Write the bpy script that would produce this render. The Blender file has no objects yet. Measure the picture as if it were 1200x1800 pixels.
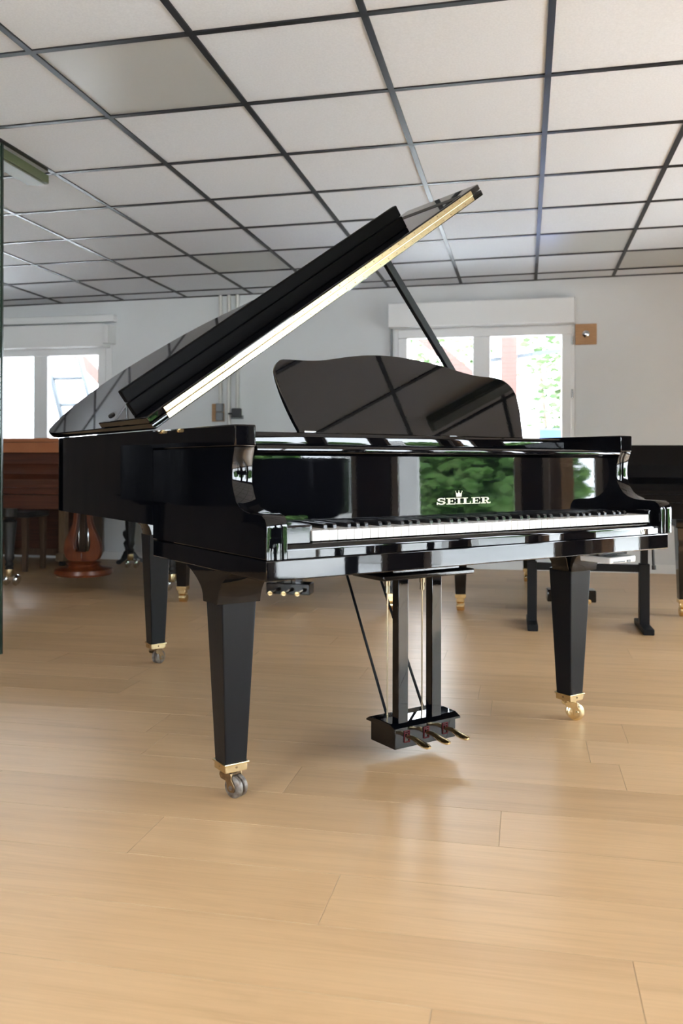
import bpy, bmesh, math, random
from mathutils import Vector, Matrix
PI = math.pi
SC = bpy.context.scene
COL = SC.collection
random.seed(7)

# ------------------------------------------------------------------ camera
YAW = 0.20637                     # the camera looks a little to the left of the room's depth axis
CAM_H = 0.865
cd = bpy.data.cameras.new('camera'); cam = bpy.data.objects.new('camera', cd); COL.objects.link(cam)
cd.sensor_fit = 'VERTICAL'; cd.sensor_height = 36.0; cd.sensor_width = 24.0
cd.lens = 1538.66 * 36.0 / 1800.0
cd.shift_y = -85.23 / 1800.0
cd.clip_start = 0.05; cd.clip_end = 200
cam.matrix_world = Matrix.Translation((0, 0, CAM_H)) @ Matrix.Rotation(YAW, 4, 'Z') @ Matrix.Rotation(PI / 2, 4, 'X') @ Matrix.Rotation(0.002, 4, 'Z')
cd.dof.use_dof = True; cd.dof.focus_distance = 2.45; cd.dof.aperture_fstop = 5.0
SC.camera = cam

# ------------------------------------------------------------------ world, exposure
SC.view_settings.view_transform = 'Standard'; SC.view_settings.look = 'None'
SC.view_settings.gamma = 1.0; SC.view_settings.use_curve_mapping = False
SC.view_settings.exposure = 2.38
w = bpy.data.worlds.new('overcast_sky'); SC.world = w; w.use_nodes = True
nt = w.node_tree; nt.nodes.clear()
wo = nt.nodes.new('ShaderNodeOutputWorld'); bg = nt.nodes.new('ShaderNodeBackground')
bg.inputs['Color'].default_value = (0.83, 0.915, 1.0, 1); bg.inputs['Strength'].default_value = 5.0
nt.links.new(bg.outputs[0], wo.inputs[0])
sd = bpy.data.lights.new('sun', 'SUN'); sd.energy = 3.0; sd.angle = math.radians(1.5); sd.color = (1.0, .96, .90)
sun = bpy.data.objects.new('sun', sd); COL.objects.link(sun)
sun.rotation_euler = Vector((1.0, .12, .75)).to_track_quat('Z', 'Y').to_euler()

# room (metres): camera stands at x = 0, y = 0
XL, XR, YF, YB = -5.4, 3.4, -3.2, 7.28
WT = 0.26                          # wall thickness
def ceil_z(x, y): return 2.3249 + 0.0093 * x + 0.0036 * y

# openings: (a0, a1, z0, z1)
BACK_OPEN = [(-5.28, -3.66, 0.98, 1.97), (-1.07, 0.393, 0.95, 2.04)]
FRONT_OPEN = [(-3.8, -1.6, 0.02, 2.15)]
RIGHT_OPEN = [(-2.9, 0.5, 0.02, 2.15), (0.78, 1.62, 0.02, 2.12), (1.86, 2.76, 0.02, 2.12), (2.90, 3.30, 0.02, 2.12), (3.75, 5.6, 0.02, 1.62)]
def portal(loc, rot, sx, sy):
    l = bpy.data.lights.new('daylight_portal', 'AREA'); l.shape = 'RECTANGLE'; l.size = sx; l.size_y = sy
    l.cycles.is_portal = True
    o = bpy.data.objects.new('daylight_portal', l); o.location = loc; o.rotation_euler = rot; COL.objects.link(o)
for a0, a1, z0, z1 in BACK_OPEN:
    portal(((a0 + a1) / 2, YB + WT + .02, (z0 + z1) / 2), (-PI / 2, 0, 0), a1 - a0, z1 - z0)
for a0, a1, z0, z1 in RIGHT_OPEN:
    portal((XR + WT + .02, (a0 + a1) / 2, (z0 + z1) / 2), (0, PI / 2, 0), z1 - z0, a1 - a0)

for a0, a1, z0, z1 in FRONT_OPEN:
    portal(((a0 + a1) / 2, YF - WT - .02, (z0 + z1) / 2), (PI / 2, 0, 0), a1 - a0, z1 - z0)

# ------------------------------------------------------------------ materials
def mat(name, col, rough=.5, metal=0.0, spec=.5, coat=0.0, emit=None):
    m = bpy.data.materials.new(name); m.use_nodes = True
    p = m.node_tree.nodes['Principled BSDF']
    p.inputs['Base Color'].default_value = (*col, 1); p.inputs['Roughness'].default_value = rough
    p.inputs['Metallic'].default_value = metal; p.inputs['Specular IOR Level'].default_value = spec
    p.inputs['Coat Weight'].default_value = coat
    return m
def N(m, t, **kw):
    n = m.node_tree.nodes.new(t)
    for k, v in kw.items(): setattr(n, k, v)
    return n
def P(m): return m.node_tree.nodes['Principled BSDF']
def L(m, a, b): m.node_tree.links.new(a, b)
def coords(m, scale=(1, 1, 1), loc=(0, 0, 0), kind='Object'):
    tc = N(m, 'ShaderNodeTexCoord'); mp = N(m, 'ShaderNodeMapping')
    mp.inputs['Scale'].default_value = scale; mp.inputs['Location'].default_value = loc
    L(m, tc.outputs[kind], mp.inputs[0]); return mp.outputs[0]
def noise(m, vec, scale, detail=4, rough=.5, dist=0):
    n = N(m, 'ShaderNodeTexNoise'); n.inputs['Scale'].default_value = scale; n.inputs['Detail'].default_value = detail
    n.inputs['Roughness'].default_value = rough; n.inputs['Distortion'].default_value = dist
    L(m, vec, n.inputs['Vector']); return n.outputs['Fac']
def ramp(m, fac, stops):
    r = N(m, 'ShaderNodeValToRGB'); e = r.color_ramp.elements
    while len(e) < len(stops): e.new(.5)
    for el, (p, c) in zip(e, stops): el.position = p; el.color = (*c, 1)
    L(m, fac, r.inputs[0]); return r.outputs[0]
def bump(m, h, strength, dist=.01):
    b = N(m, 'ShaderNodeBump'); b.inputs['Strength'].default_value = strength; b.inputs['Distance'].default_value = dist
    L(m, h, b.inputs['Height']); L(m, b.outputs[0], P(m).inputs['Normal'])
def var_mat(name, c1, c2, scale, rough=.5, metal=0, sv=(1, 1, 1), bs=0, bd=.01, spec=.5, detail=4, dist=0):
    m = mat(name, c1, rough, metal, spec); v = coords(m, sv); f = noise(m, v, scale, detail, .55, dist)
    L(m, ramp(m, f, [(.3, c1), (.7, c2)]), P(m).inputs['Base Color'])
    if bs: bump(m, f, bs, bd)
    return m

M = {}
m = mat('black_lacquer', (.0020, .0022, .0032), .02, 0, .50); v = coords(m)
bump(m, noise(m, v, 160, 1), .004, .002); M['lacquer'] = m
m = mat('black_satin_wood', (.005, .006, .008), .34, 0, .22); v = coords(m, (1, 1, .12))
bump(m, noise(m, v, 120, 4, .6), .10, .002); M['satin'] = m
M['matte_black'] = mat('matte_black', (.003, .003, .0035), .5, 0, .06)
M['dull_black'] = mat('dull_black_case', (.003, .003, .004), .28, 0, .10)
M['satin_soft'] = mat('dark_lacquer_inside', (.006, .006, .007), .18)
M['brass'] = var_mat('polished_brass', (.86, .66, .36), (.70, .50, .24), 40, .22, 1)
M['brass_pale'] = var_mat('pale_brass', (.76, .63, .39), (.68, .54, .31), 30, .26, 1)
M['brass_old'] = var_mat('tarnished_brass', (.34, .23, .12), (.17, .12, .075), 60, .38, 1)
M['wheel_old'] = var_mat('worn_caster_wheel', (.10, .075, .055), (.24, .22, .20), 80, .42, .35)
M['rod'] = mat('aged_brass_rod', (.36, .29, .19), .3, 1)
M['chrome'] = mat('chrome', (.75, .77, .8), .12, 1)
M['steel'] = mat('dull_steel', (.35, .35, .36), .35, 1)
M['ivory'] = mat('white_key_plastic', (.74, .73, .71), .18)
M['ebony'] = mat('black_key_plastic', (.012, .012, .014), .16)
M['felt_red'] = mat('red_felt', (.09, .005, .008), .9)
M['rubber'] = mat('black_rubber', (.012, .012, .012), .6)
M['letter'] = mat('cream_inlay', (.62, .57, .46), .4, .1)
M['white_plastic'] = mat('white_plastic', (.74, .75, .76), .35)
M['grey_plastic'] = mat('grey_plastic', (.20, .21, .22), .5)
M['black_plastic'] = mat('black_plastic', (.015, .015, .016), .4)
M['black_metal'] = mat('black_painted_metal', (.008, .009, .011), .45, 0, .2)
M['plate_gold'] = mat('gold_iron_plate', (.55, .40, .17), .4, .7)
M['spruce'] = var_mat('soundboard_spruce', (.55, .36, .17), (.42, .26, .11), 8, .4, 0, (1, 12, 1))
M['pvc'] = mat('white_window_pvc', (.80, .80, .80), .30)
M['wall'] = var_mat('white_painted_plaster', (.71, .725, .73), (.67, .68, .68), 1.3, .75, 0, (1, 1, 1), 0)
m = M['wall']; v = coords(m); bump(m, noise(m, v, 60, 5, .6), .10, .004)
M['box_white'] = mat('white_painted_box', (.80, .80, .79), .5)
M['dark_wall'] = var_mat('dark_unseen_wall', (.05, .035, .025), (.03, .02, .015), 4, .6, 0, (1, 6, .5))  # unseen side walls, made dark so the lacquer reflects black
M['conduit'] = mat('painted_conduit', (.62, .61, .57), .5)
m = mat('ceiling_tile', (.70, .69, .68), .85); v = coords(m)
L(m, ramp(m, noise(m, v, 120, 3), [(.35, (.70, .73, .765)), (.65, (.75, .78, .815))]), P(m).inputs['Base Color']); M['tile'] = m
M['tile_smooth'] = mat('smooth_ceiling_panel', (.50, .51, .49), .28)
M['tbar'] = mat('black_ceiling_bar', (.010, .011, .014), .42, 0, .35)
M['olive'] = mat('olive_grey_fixture', (.085, .10, .045), .5)
M['diffuser'] = mat('fixture_diffuser', (.17, .18, .14), .5)
M['glass_edge'] = mat('dark_glass_edge', (.015, .03, .022), .2)
M['mahogany'] = var_mat('red_mahogany', (.085, .026, .012), (.045, .014, .008), 5, .28, 0, (.35, .35, 9), dist=1.2)
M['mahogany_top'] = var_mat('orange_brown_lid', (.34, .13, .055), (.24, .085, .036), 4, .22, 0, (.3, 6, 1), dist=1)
M['mahogany_lyre'] = var_mat('orange_mahogany', (.17, .042, .012), (.10, .022, .008), 7, .28, 0, (3, 3, .7), dist=1)
M['oak_dark'] = var_mat('brown_wood', (.11, .062, .032), (.075, .04, .022), 6, .5, 0, (4, 4, .5), dist=1)
M['light_wood'] = var_mat('light_wood', (.22, .14, .075), (.17, .105, .055), 6, .5, 0, (4, 4, .5), dist=1)
M['plank_wood'] = var_mat('raw_wooden_plate', (.50, .29, .14), (.40, .22, .10), 14, .6, 0, (.6, 1, 7), dist=1)
M['timber'] = var_mat('red_brown_timber', (.085, .042, .032), (.06, .03, .024), 5, .7, 0, (4, 4, .4))
M['paving'] = var_mat('pale_paving', (.72, .72, .71), (.64, .64, .63), 2.0, .8)
M['alu'] = mat('grey_ladder_aluminium', (.045, .055, .065), .5, 0)
M['blue'] = mat('blue_plastic', (.03, .08, .32), .5)
M['render'] = mat('white_garden_wall', (.80, .80, .78), .8)
M['bark'] = var_mat('bark', (.16, .12, .09), (.25, .2, .15), 12, .9)
m = mat('leaf_green', (.10, .22, .04), .6); v = coords(m)
L(m, ramp(m, noise(m, v, 2.2, 5), [(.3, (.05, .13, .03)), (.5, (.16, .33, .08)), (.72, (.34, .50, .17))]), P(m).inputs['Base Color'])
M['leaf'] = m
m = mat('pale_leaf_green', (.3, .45, .15), .6); v = coords(m)
L(m, ramp(m, noise(m, v, 3, 5), [(.3, (.03, .075, .018)), (.7, (.09, .15, .045))]), P(m).inputs['Base Color']); M['leaf_pale'] = m

def glass_mat(name, tint=(1, 1, 1)):
    m = bpy.data.materials.new(name); m.use_nodes = True; t = m.node_tree; t.nodes.clear()
    o = t.nodes.new('ShaderNodeOutputMaterial'); mx = t.nodes.new('ShaderNodeMixShader'); fr = t.nodes.new('ShaderNodeFresnel')
    tr = t.nodes.new('ShaderNodeBsdfTransparent'); gl = t.nodes.new('ShaderNodeBsdfGlossy')
    fr.inputs[0].default_value = 1.45; gl.inputs['Roughness'].default_value = .0
    tr.inputs[0].default_value = (*tint, 1)
    t.links.new(fr.outputs[0], mx.inputs[0]); t.links.new(tr.outputs[0], mx.inputs[1]); t.links.new(gl.outputs[0], mx.inputs[2])
    t.links.new(mx.outputs[0], o.inputs[0]); return m
M['glass'] = glass_mat('window_glass')

# floor: one oak plank after another, each with its own tone
m = mat('oak_laminate', (.6, .4, .22), .36, 0, .5)
at = N(m, 'ShaderNodeAttribute', attribute_name='plank_tone'); at.attribute_type = 'GEOMETRY'
uv = N(m, 'ShaderNodeUVMap')
mp = N(m, 'ShaderNodeMapping'); L(m, uv.outputs[0], mp.inputs[0]); mp.inputs['Scale'].default_value = (1, 11, 1)
f1 = noise(m, mp.outputs[0], 1.6, 7, .62, .9)
mp2 = N(m, 'ShaderNodeMapping'); L(m, uv.outputs[0], mp2.inputs[0]); mp2.inputs['Scale'].default_value = (2.0, 130, 1)
f2 = noise(m, mp2.outputs[0], 1.2, 3, .5)
c1 = ramp(m, f1, [(.22, (.56, .36, .19)), (.5, (.66, .435, .235)), (.8, (.72, .485, .27))])
mx = N(m, 'ShaderNodeMix', data_type='RGBA', blend_type='MULTIPLY'); mx.inputs[0].default_value = 1
c2 = ramp(m, f2, [(.3, (.93, .92, .91)), (.6, (1, 1, 1))])
L(m, c1, mx.inputs[6]); L(m, c2, mx.inputs[7])
mx2 = N(m, 'ShaderNodeMix', data_type='RGBA', blend_type='MULTIPLY'); mx2.inputs[0].default_value = 1
tone = ramp(m, at.outputs['Fac'], [(0, (.86, .84, .81)), (.5, (.96, .95, .94)), (1, (1.0, 1.0, 1.0))])
L(m, mx.outputs[2], mx2.inputs[6]); L(m, tone, mx2.inputs[7]); L(m, mx2.outputs[2], P(m).inputs['Base Color'])
rr = N(m, 'ShaderNodeMapRange'); L(m, f2, rr.inputs[0]); rr.inputs[3].default_value = .31; rr.inputs[4].default_value = .42
L(m, rr.outputs[0], P(m).inputs['Roughness']); bump(m, f2, .015, .002)
M['floor'] = m
M['groove'] = mat('plank_bevel', (.52, .36, .21), .5)

# ------------------------------------------------------------------ mesh helpers
def new(): return bmesh.new()
def merge(dst, src, mi=0):
    for f in src.faces: f.material_index = mi
    me = bpy.data.meshes.new('tmp'); src.to_mesh(me); src.free(); dst.from_mesh(me); bpy.data.meshes.remove(me)
def bevel(b, off, seg=2):
    if off <= 0: return
    r = bmesh.ops.bevel(b, geom=[e for e in b.edges if e.is_manifold and e.calc_face_angle(0) > .6], offset=off, segments=seg, profile=.5, affect='EDGES', clamp_overlap=True)
    for f in r['faces']: f.smooth = True
def box(dst, x0, x1, y0, y1, z0, z1, bv=0, mi=0, mtx=None, seg=2):
    b = new(); vs = [b.verts.new((x, y, z)) for x in (x0, x1) for y in (y0, y1) for z in (z0, z1)]
    for q in ((0, 1, 3, 2), (4, 6, 7, 5), (0, 4, 5, 1), (2, 3, 7, 6), (0, 2, 6, 4), (1, 5, 7, 3)): b.faces.new([vs[i] for i in q])
    bmesh.ops.recalc_face_normals(b, faces=b.faces); bevel(b, bv, seg)
    if mtx is not None: b.transform(mtx)
    merge(dst, b, mi); return dst
def prism(dst, pts, axis, a0, a1, bv=0, mi=0, mtx=None, smooth=False):
    """extrude a 2D outline along an axis; axis 'x' reads pts as (y,z), 'y' as (x,z), 'z' as (x,y)"""
    def to(p, a): return (a, p[0], p[1]) if axis == 'x' else (p[0], a, p[1]) if axis == 'y' else (p[0], p[1], a)
    b = new(); A = [b.verts.new(to(p, a0)) for p in pts]; B = [b.verts.new(to(p, a1)) for p in pts]; n = len(pts)
    b.faces.new(A); b.faces.new(B[::-1])
    for i in range(n):
        f = b.faces.new((A[i], B[i], B[(i + 1) % n], A[(i + 1) % n])); f.smooth = smooth
    bmesh.ops.recalc_face_normals(b, faces=b.faces)
    if bv:
        caps = [f for f in b.faces if len(f.verts) == n and n != 4] or list(b.faces)
        ed = list({e for f in caps for e in f.edges})
        r = bmesh.ops.bevel(b, geom=ed, offset=bv, segments=2, profile=.5, affect='EDGES', clamp_overlap=True)
        for f in r['faces']: f.smooth = True
    if mtx is not None: b.transform(mtx)
    merge(dst, b, mi); return dst
def frustum(dst, c0, s0, c1, s1, bv=0, mi=0):
    """tapered square post: centre and (half x, half y) at both ends"""
    b = new(); vs = []
    for c, s in ((c0, s0), (c1, s1)):
        for sx, sy in ((-1, -1), (1, -1), (1, 1), (-1, 1)): vs.append(b.verts.new((c[0] + sx * s[0], c[1] + sy * s[1], c[2])))
    for q in ((3, 2, 1, 0), (4, 5, 6, 7), (0, 1, 5, 4), (1, 2, 6, 5), (2, 3, 7, 6), (3, 0, 4, 7)): b.faces.new([vs[i] for i in q])
    bmesh.ops.recalc_face_normals(b, faces=b.faces); bevel(b, bv); merge(dst, b, mi); return dst
def cyl(dst, p0, p1, r0, r1=None, n=20, mi=0, caps=True):
    p0, p1 = Vector(p0), Vector(p1); r1 = r0 if r1 is None else r1
    b = new(); d = (p1 - p0); bmesh.ops.create_cone(b, cap_ends=caps, segments=n, radius1=r0, radius2=r1, depth=d.length)
    for f in b.faces: f.smooth = len(f.verts) == 4
    q = Vector((0, 0, 1)).rotation_difference(d.normalized()).to_matrix().to_4x4()
    b.transform(Matrix.Translation((p0 + p1) / 2) @ q); merge(dst, b, mi); return dst
def lathe(dst, prof, c=(0, 0, 0), n=24, mi=0, mtx=None):
    b = new(); R = []
    for r, z in prof: R.append([b.verts.new((max(r, 1e-4) * math.cos(2 * PI * k / n), max(r, 1e-4) * math.sin(2 * PI * k / n), z)) for k in range(n)])
    for a, d in zip(R, R[1:]):
        for k in range(n): f = b.faces.new((a[k], a[(k + 1) % n], d[(k + 1) % n], d[k])); f.smooth = True
    b.faces.new(R[0][::-1]); b.faces.new(R[-1]); bmesh.ops.recalc_face_normals(b, faces=b.faces)
    if mtx is not None: b.transform(mtx)
    b.transform(Matrix.Translation(c)); merge(dst, b, mi); return dst
def cr(pts, n=6, closed=False):
    """Catmull-Rom through 2D points"""
    out = []; m_ = len(pts); rng = m_ if closed else m_ - 1
    g = lambda i: pts[i % m_] if closed else pts[min(max(i, 0), m_ - 1)]
    for i in range(rng):
        p0, p1, p2, p3 = g(i - 1), g(i), g(i + 1), g(i + 2)
        for k in range(n):
            t = k / n
            out.append(tuple(.5 * (2 * b_ + (c - a) * t + (2 * a - 5 * b_ + 4 * c - d) * t * t + (-a + 3 * b_ - 3 * c + d) * t ** 3) for a, b_, c, d in zip(p0, p1, p2, p3)))
    if not closed: out.append(tuple(pts[-1]))
    return out
def obj(name, b, ms, parent=None, loc=None, angle=35):
    me = bpy.data.meshes.new(name); b.to_mesh(me); b.free()
    if not isinstance(ms, (list, tuple)): ms = [ms]
    for q in ms: me.materials.append(q)
    fs = [p.use_smooth for p in me.polygons]
    me.set_sharp_from_angle(angle=math.radians(angle)); me.polygons.foreach_set('use_smooth', fs)
    o = bpy.data.objects.new(name, me); COL.objects.link(o)
    if parent is not None: o.parent = parent
    if loc is not None: o.location = loc
    return o
def tag(o, label=None, cat=None, group=None, kind=None):
    if label: o['label'] = label
    if cat: o['category'] = cat
    if group: o['group'] = group
    if kind: o['kind'] = kind
    return o
def struct(name, b, ms, parent=None, label=None): 
    o = obj(name, b, ms, parent)
    if parent is None: o['kind'] = 'structure'
    if label: o['label'] = label
    return o
def empty(name, label, cat, loc=(0, 0, 0), rz=0, group=None):
    o = bpy.data.objects.new(name, None); COL.objects.link(o); o.empty_display_size = .1
    o.location = loc; o.rotation_euler = (0, 0, rz); return tag(o, label, cat, group)

# ------------------------------------------------------------------ the room
def rowjoint(k):
    known = {1: -.378, 2: -.862, 3: -.056, 4: -.62, 5: .266, 7: .315, 0: .185, -1: -.143}
    return known[k] if k in known else random.uniform(-.69, .69)
def build_floor():
    b = new(); lay = b.loops.layers.uv.new('UVMap'); tl = b.faces.layers.float.new('plank_tone')
    pw, pl, g, dz = .2065, 1.38, .0011, .0012
    k0 = int((YF - 1.39) / pw) - 1; k1 = int((YB - 1.39) / pw) + 1
    for k in range(k0, k1 + 1):
        y0, y1 = 1.39 + k * pw, 1.39 + (k + 1) * pw
        y0, y1 = max(y0, YF - .05), min(y1, YB + .05)
        if y1 <= y0: continue
        xj = rowjoint(k); x = xj - pl * math.ceil((xj - XL) / pl)
        while x < XR + .05:
            a, c = max(x, XL - .05), min(x + pl, XR + .05); x += pl
            if c - a < .01: continue
            u0, v0, tone = random.uniform(0, 90), random.uniform(0, 90), random.random()
            o_ = [(a, y0), (c, y0), (c, y1), (a, y1)]; i_ = [(a + g, y0 + g), (c - g, y0 + g), (c - g, y1 - g), (a + g, y1 - g)]
            O = [b.verts.new((*p, -dz)) for p in o_]; I = [b.verts.new((*p, 0)) for p in i_]
            f = b.faces.new(I); f[tl] = tone
            for l in f.loops: l[lay].uv = (l.vert.co.x - a + u0, l.vert.co.y - y0 + v0)
            for q in range(4): 
                f = b.faces.new((O[q], O[(q + 1) % 4], I[(q + 1) % 4], I[q])); f.material_index = 1; f[tl] = tone
    box(b, XL - .3, XR + .3, YF - .3, YB + .3, -.12, -.004, mi=1)
    return struct('floor', b, [M['floor'], M['groove']])
build_floor()

def wall(name, axis, a0, a1, t0, t1, opens, z1=2.5, mt='wall'):
    """wall along axis 'x' or 'y' between a0 and a1, thickness t0..t1, with openings"""
    b = new()
    def bx(p0, p1, q0, q1):
        if p1 - p0 < .001 or q1 - q0 < .001: return
        if axis == 'x': box(b, p0, p1, t0, t1, q0, q1)
        else: box(b, t0, t1, p0, p1, q0, q1)
    c = a0
    for o0, o1, q0, q1 in sorted(opens):
        bx(c, o0, -.1, z1); bx(o0, o1, -.1, q0); bx(o0, o1, q1, z1); c = o1
    bx(c, a1, -.1, z1)
    return struct(name, b, M[mt])
wall('wall_back', 'x', XL - WT, XR + WT, YB, YB + WT, BACK_OPEN)
wall('wall_right', 'y', YF - WT, YB, XR, XR + WT, RIGHT_OPEN, mt='dark_wall')
wall('wall_left', 'y', YF - WT, YB, XL - WT, XL, [], mt='dark_wall')
wall('wall_front', 'x', XL, XR, YF - WT, YF, FRONT_OPEN)

# suspended ceiling: tiles, black bars, a few smoother panels
GX, GY, GS = -1.7165, 2.8118, .6
def build_ceiling():
    b = new(); smooth_cells = {(0, 0), (-1, 5), (3, 5), (4, 6)}
    i0, i1 = int((XL - GX) / GS) - 2, int((XR - GX) / GS) + 2; j0, j1 = int((YF - GY) / GS) - 2, int((YB - GY) / GS) + 1
    for i in range(i0, i1):
        for j in range(j0, j1 + 1):
            x0, x1 = max(GX + i * GS, XL - .05), min(GX + (i + 1) * GS, XR + .05); y0, y1 = max(GY + j * GS, YF - .05), min(GY + (j + 1) * GS, YB + .05)
            if x1 <= x0 or y1 <= y0: continue
            vs = [b.verts.new((x, y, ceil_z(x, y) + .006)) for x, y in ((x0, y0), (x0, y1), (x1, y1), (x1, y0))]
            f = b.faces.new(vs); f.material_index = 1 if (i, j) in smooth_cells else 0
    # the slab above the tiles
    box(b, XL - .26, XR + .26, YF - .26, YB + .26, 2.44, 2.55)
    return struct('ceiling', b, [M['tile'], M['tile_smooth']])
build_ceiling()
def bars():
    b = new(); hw = .012
    def bar(x0, y0, x1, y1, wx, wy):
        vs = []
        for dz in (0, .02):
            for x, y in ((x0 - wx, y0 - wy), (x1 + wx, y0 - wy), (x1 + wx, y1 + wy), (x0 - wx, y1 + wy)): vs.append(b.verts.new((x, y, ceil_z(x, y) + dz)))
        for q in ((3, 2, 1, 0), (4, 5, 6, 7), (0, 1, 5, 4), (1, 2, 6, 5), (2, 3, 7, 6), (3, 0, 4, 7)): b.faces.new([vs[i] for i in q])
    i = int((XL - GX) / GS) - 1
    while GX + i * GS < XR:
        if GX + i * GS > XL: bar(GX + i * GS, YF, GX + i * GS, YB, hw, 0)
        i += 1
    j = int((YF - GY) / GS) - 1
    while GY + j * GS < YB:
        if GY + j * GS > YF: bar(XL, GY + j * GS, XR, GY + j * GS, 0, hw)
        j += 1
    bar(XL, YB - .012, XR, YB - .012, 0, .012); bar(XR - .012, YF, XR - .012, YB, .012, 0); bar(XL + .012, YF, XL + .012, YB, .012, 0)
    bmesh.ops.recalc_face_normals(b, faces=b.faces)
    return struct('trim_1', b, M['tbar'])
bars()

# ------------------------------------------------------------------ windows in the back wall
def frame_rect(b, x0, x1, z0, z1, w_, y0, y1, bv=.004):
    box(b, x0, x1, y0, y1, z1 - w_, z1, bv); box(b, x0, x1, y0, y1, z0, z0 + w_, bv)
    box(b, x0, x0 + w_, y0, y1, z0 + w_, z1 - w_, bv); box(b, x1 - w_, x1, y0, y1, z0 + w_, z1 - w_, bv)
def back_window(name, x0, x1, z0, z1, sashes):
    b = new(); frame_rect(b, x0, x1, z0, z1, .045, YB + .002, YB + .075)
    r = struct(name, b, M['pvc'])
    for s0, s1 in sashes:
        b = new(); frame_rect(b, s0, s1, z0 + .035, z1 - .035, .075, YB - .012, YB + .05, .006)
        s = struct('window_sash', b, M['pvc'], r)
        b = new(); box(b, s0 + .07, s1 - .07, YB + .018, YB + .026, z0 + .10, z1 - .10); struct('glass_pane', b, M['glass'], s)
    return r
wr = back_window('window_1', -1.07, .393, .95, 2.02, [(-1.04, -.345), (-.355, .365)])
b = new()
for z in (1.86, 1.43): cyl(b, (.372, YB - .016, z - .035), (.372, YB - .016, z + .035), .008)
struct('window_hinge', b, M['chrome'], wr)
b = new(); box(b, -1.102, -1.085, YB - .03, YB, 1.2, 2.0, .003); struct('shutter_strap_guide', b, M['grey_plastic'], wr)
wl = back_window('window_2', -5.28, -3.66, .98, 1.95, [(-5.25, -4.33), (-4.34, -3.69)])
b = new(); box(b, -3.655, -3.63, YB - .012, YB, .98, 1.93, .003); struct('window_reveal_bead', b, M['pvc'], wl)
def shutter_box(name, x0, x1, z0, z1, y0, cap):
    b = new(); box(b, x0, x1, y0, YB - .001, z0, z1, .006)
    if cap: prism(b, cr([(YB - .001, z0 + .03), (y0 - .006, z0 + .02), (y0 - .02, z0 + .05), (y0 - .02, z1 - .05), (y0 - .006, z1 - .01), (YB - .001, z1 - .005)], 5), 'x', x1, x1 + .05, .004, smooth=True)
    else: box(b, x1, x1 + .006, y0 - .004, YB - .001, z0 - .006, z1 + .004, .002)
    return b
b = shutter_box('b', -1.109, .385, 1.99, 2.188, 7.16, False)
struct('trim_2', b, M['box_white'])
b = shutter_box('b', XL, -3.645, 1.90, 2.10, 7.14, True)
box(b, XL, -3.58, 7.20, YB - .001, 2.125, 2.19, .01)
struct('trim_3', b, M['box_white'])

# right wall openings
def glazed_door(name, y0, y1, z0, z1, bars_y=(), rails=()):
    r = new(); X0, X1 = XR + .06, XR + .13
    def fr(b, a0, a1, c0, c1, w_, q0, q1):
        box(b, q0, q1, a0, a1, c1 - w_, c1, .004); box(b, q0, q1, a0, a1, c0, c0 + w_, .004)
        box(b, q0, q1, a0, a0 + w_, c0 + w_, c1 - w_, .004); box(b, q0, q1, a1 - w_, a1, c0 + w_, c1 - w_, .004)
    fr(r, y0, y1, z0, z1, .05, X0, X1)
    for y in bars_y: box(r, X0 + .01, X1 - .01, y - .03, y + .03, z0 + .05, z1 - .05, .004)
    for z in rails: box(r, X0 + .01, X1 - .01, y0 + .05, y1 - .05, z - .03, z + .03, .004)
    o = struct(name, r, M['pvc'])
    b = new(); box(b, XR + .09, XR + .096, y0 + .045, y1 - .045, z0 + .045, z1 - .045); struct('glass_pane', b, M['glass'], o)
    return o
glazed_door('window_3', -2.9, .5, .02, 2.15, (-1.77, -.63), ())  # unseen; widened to bring more daylight into the room
glazed_door('door_1', .78, 1.62, .02, 2.12)
d = glazed_door('door_2', 1.86, 2.76, .02, 2.12)
b = new(); cyl(b, (XR + .055, 2.66, 1.03), (XR - .0, 2.66, 1.03), .01); box(b, XR - .012, XR + .004, 2.53, 2.67, 1.02, 1.04, .005); struct('door_handle', b, M['chrome'], d)
glazed_door('window_4', 2.90, 3.30, .02, 2.12)
glazed_door('window_added_right', 3.75, 5.6, .02, 1.62, (4.67,))  # unseen window added to brighten the floor at mid right
for ya, yb_, mm in ((2.97, 3.05, 'oak_dark'), (3.05, 3.14, 'plank_wood')):
    b = new(); box(b, XR + .45, XR + .60, ya, yb_, -.13, 2.4, .004); tag(obj('timber_post', b, M[mm]), {'oak_dark': 'dark brown timber post outside the narrow side window', 'plank_wood': 'orange brown timber post outside the narrow side window'}[mm], 'post')

def front_glazing(name, x0, x1, z0, z1, bars_x):
    b = new(); frame_rect(b, x0, x1, z0, z1, .06, YF - .13, YF - .06)
    for x in bars_x: box(b, x - .03, x + .03, YF - .12, YF - .07, z0 + .06, z1 - .06, .004)
    o = struct(name, b, M['pvc'])
    b = new(); box(b, x0 + .055, x1 - .055, YF - .098, YF - .092, z0 + .055, z1 - .055); struct('glass_pane', b, M['glass'], o)
front_glazing('window_added_front', -3.8, -1.6, .02, 2.15, (-2.7,))  # unseen glazing added to light the room and the left ceiling

# skirting strip
b = new(); box(b, XL, XR, YB - .012, YB, 0, .07, .003); struct('baseboard_back', b, M['box_white'])

# ------------------------------------------------------------------ things on walls and ceiling
t = empty('wall_plate', 'square raw wooden plate with a round metal knob beside the right window', 'wall fitting', (.477, YB, 1.905))
b = new(); box(b, -.083, .083, -.02, 0, -.083, .083, .003); obj('backing_board', b, M['plank_wood'], t)
b = new(); lathe(b, [(.026, 0), (.028, .006), (.020, .012), (.012, .016), (.010, .022), (.0, .024)], mtx=Matrix.Rotation(PI / 2, 4, 'X')); o = obj('round_knob', b, M['chrome'], t, (0, -.02, 0)); o['label'] = 'chrome round knob'

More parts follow.
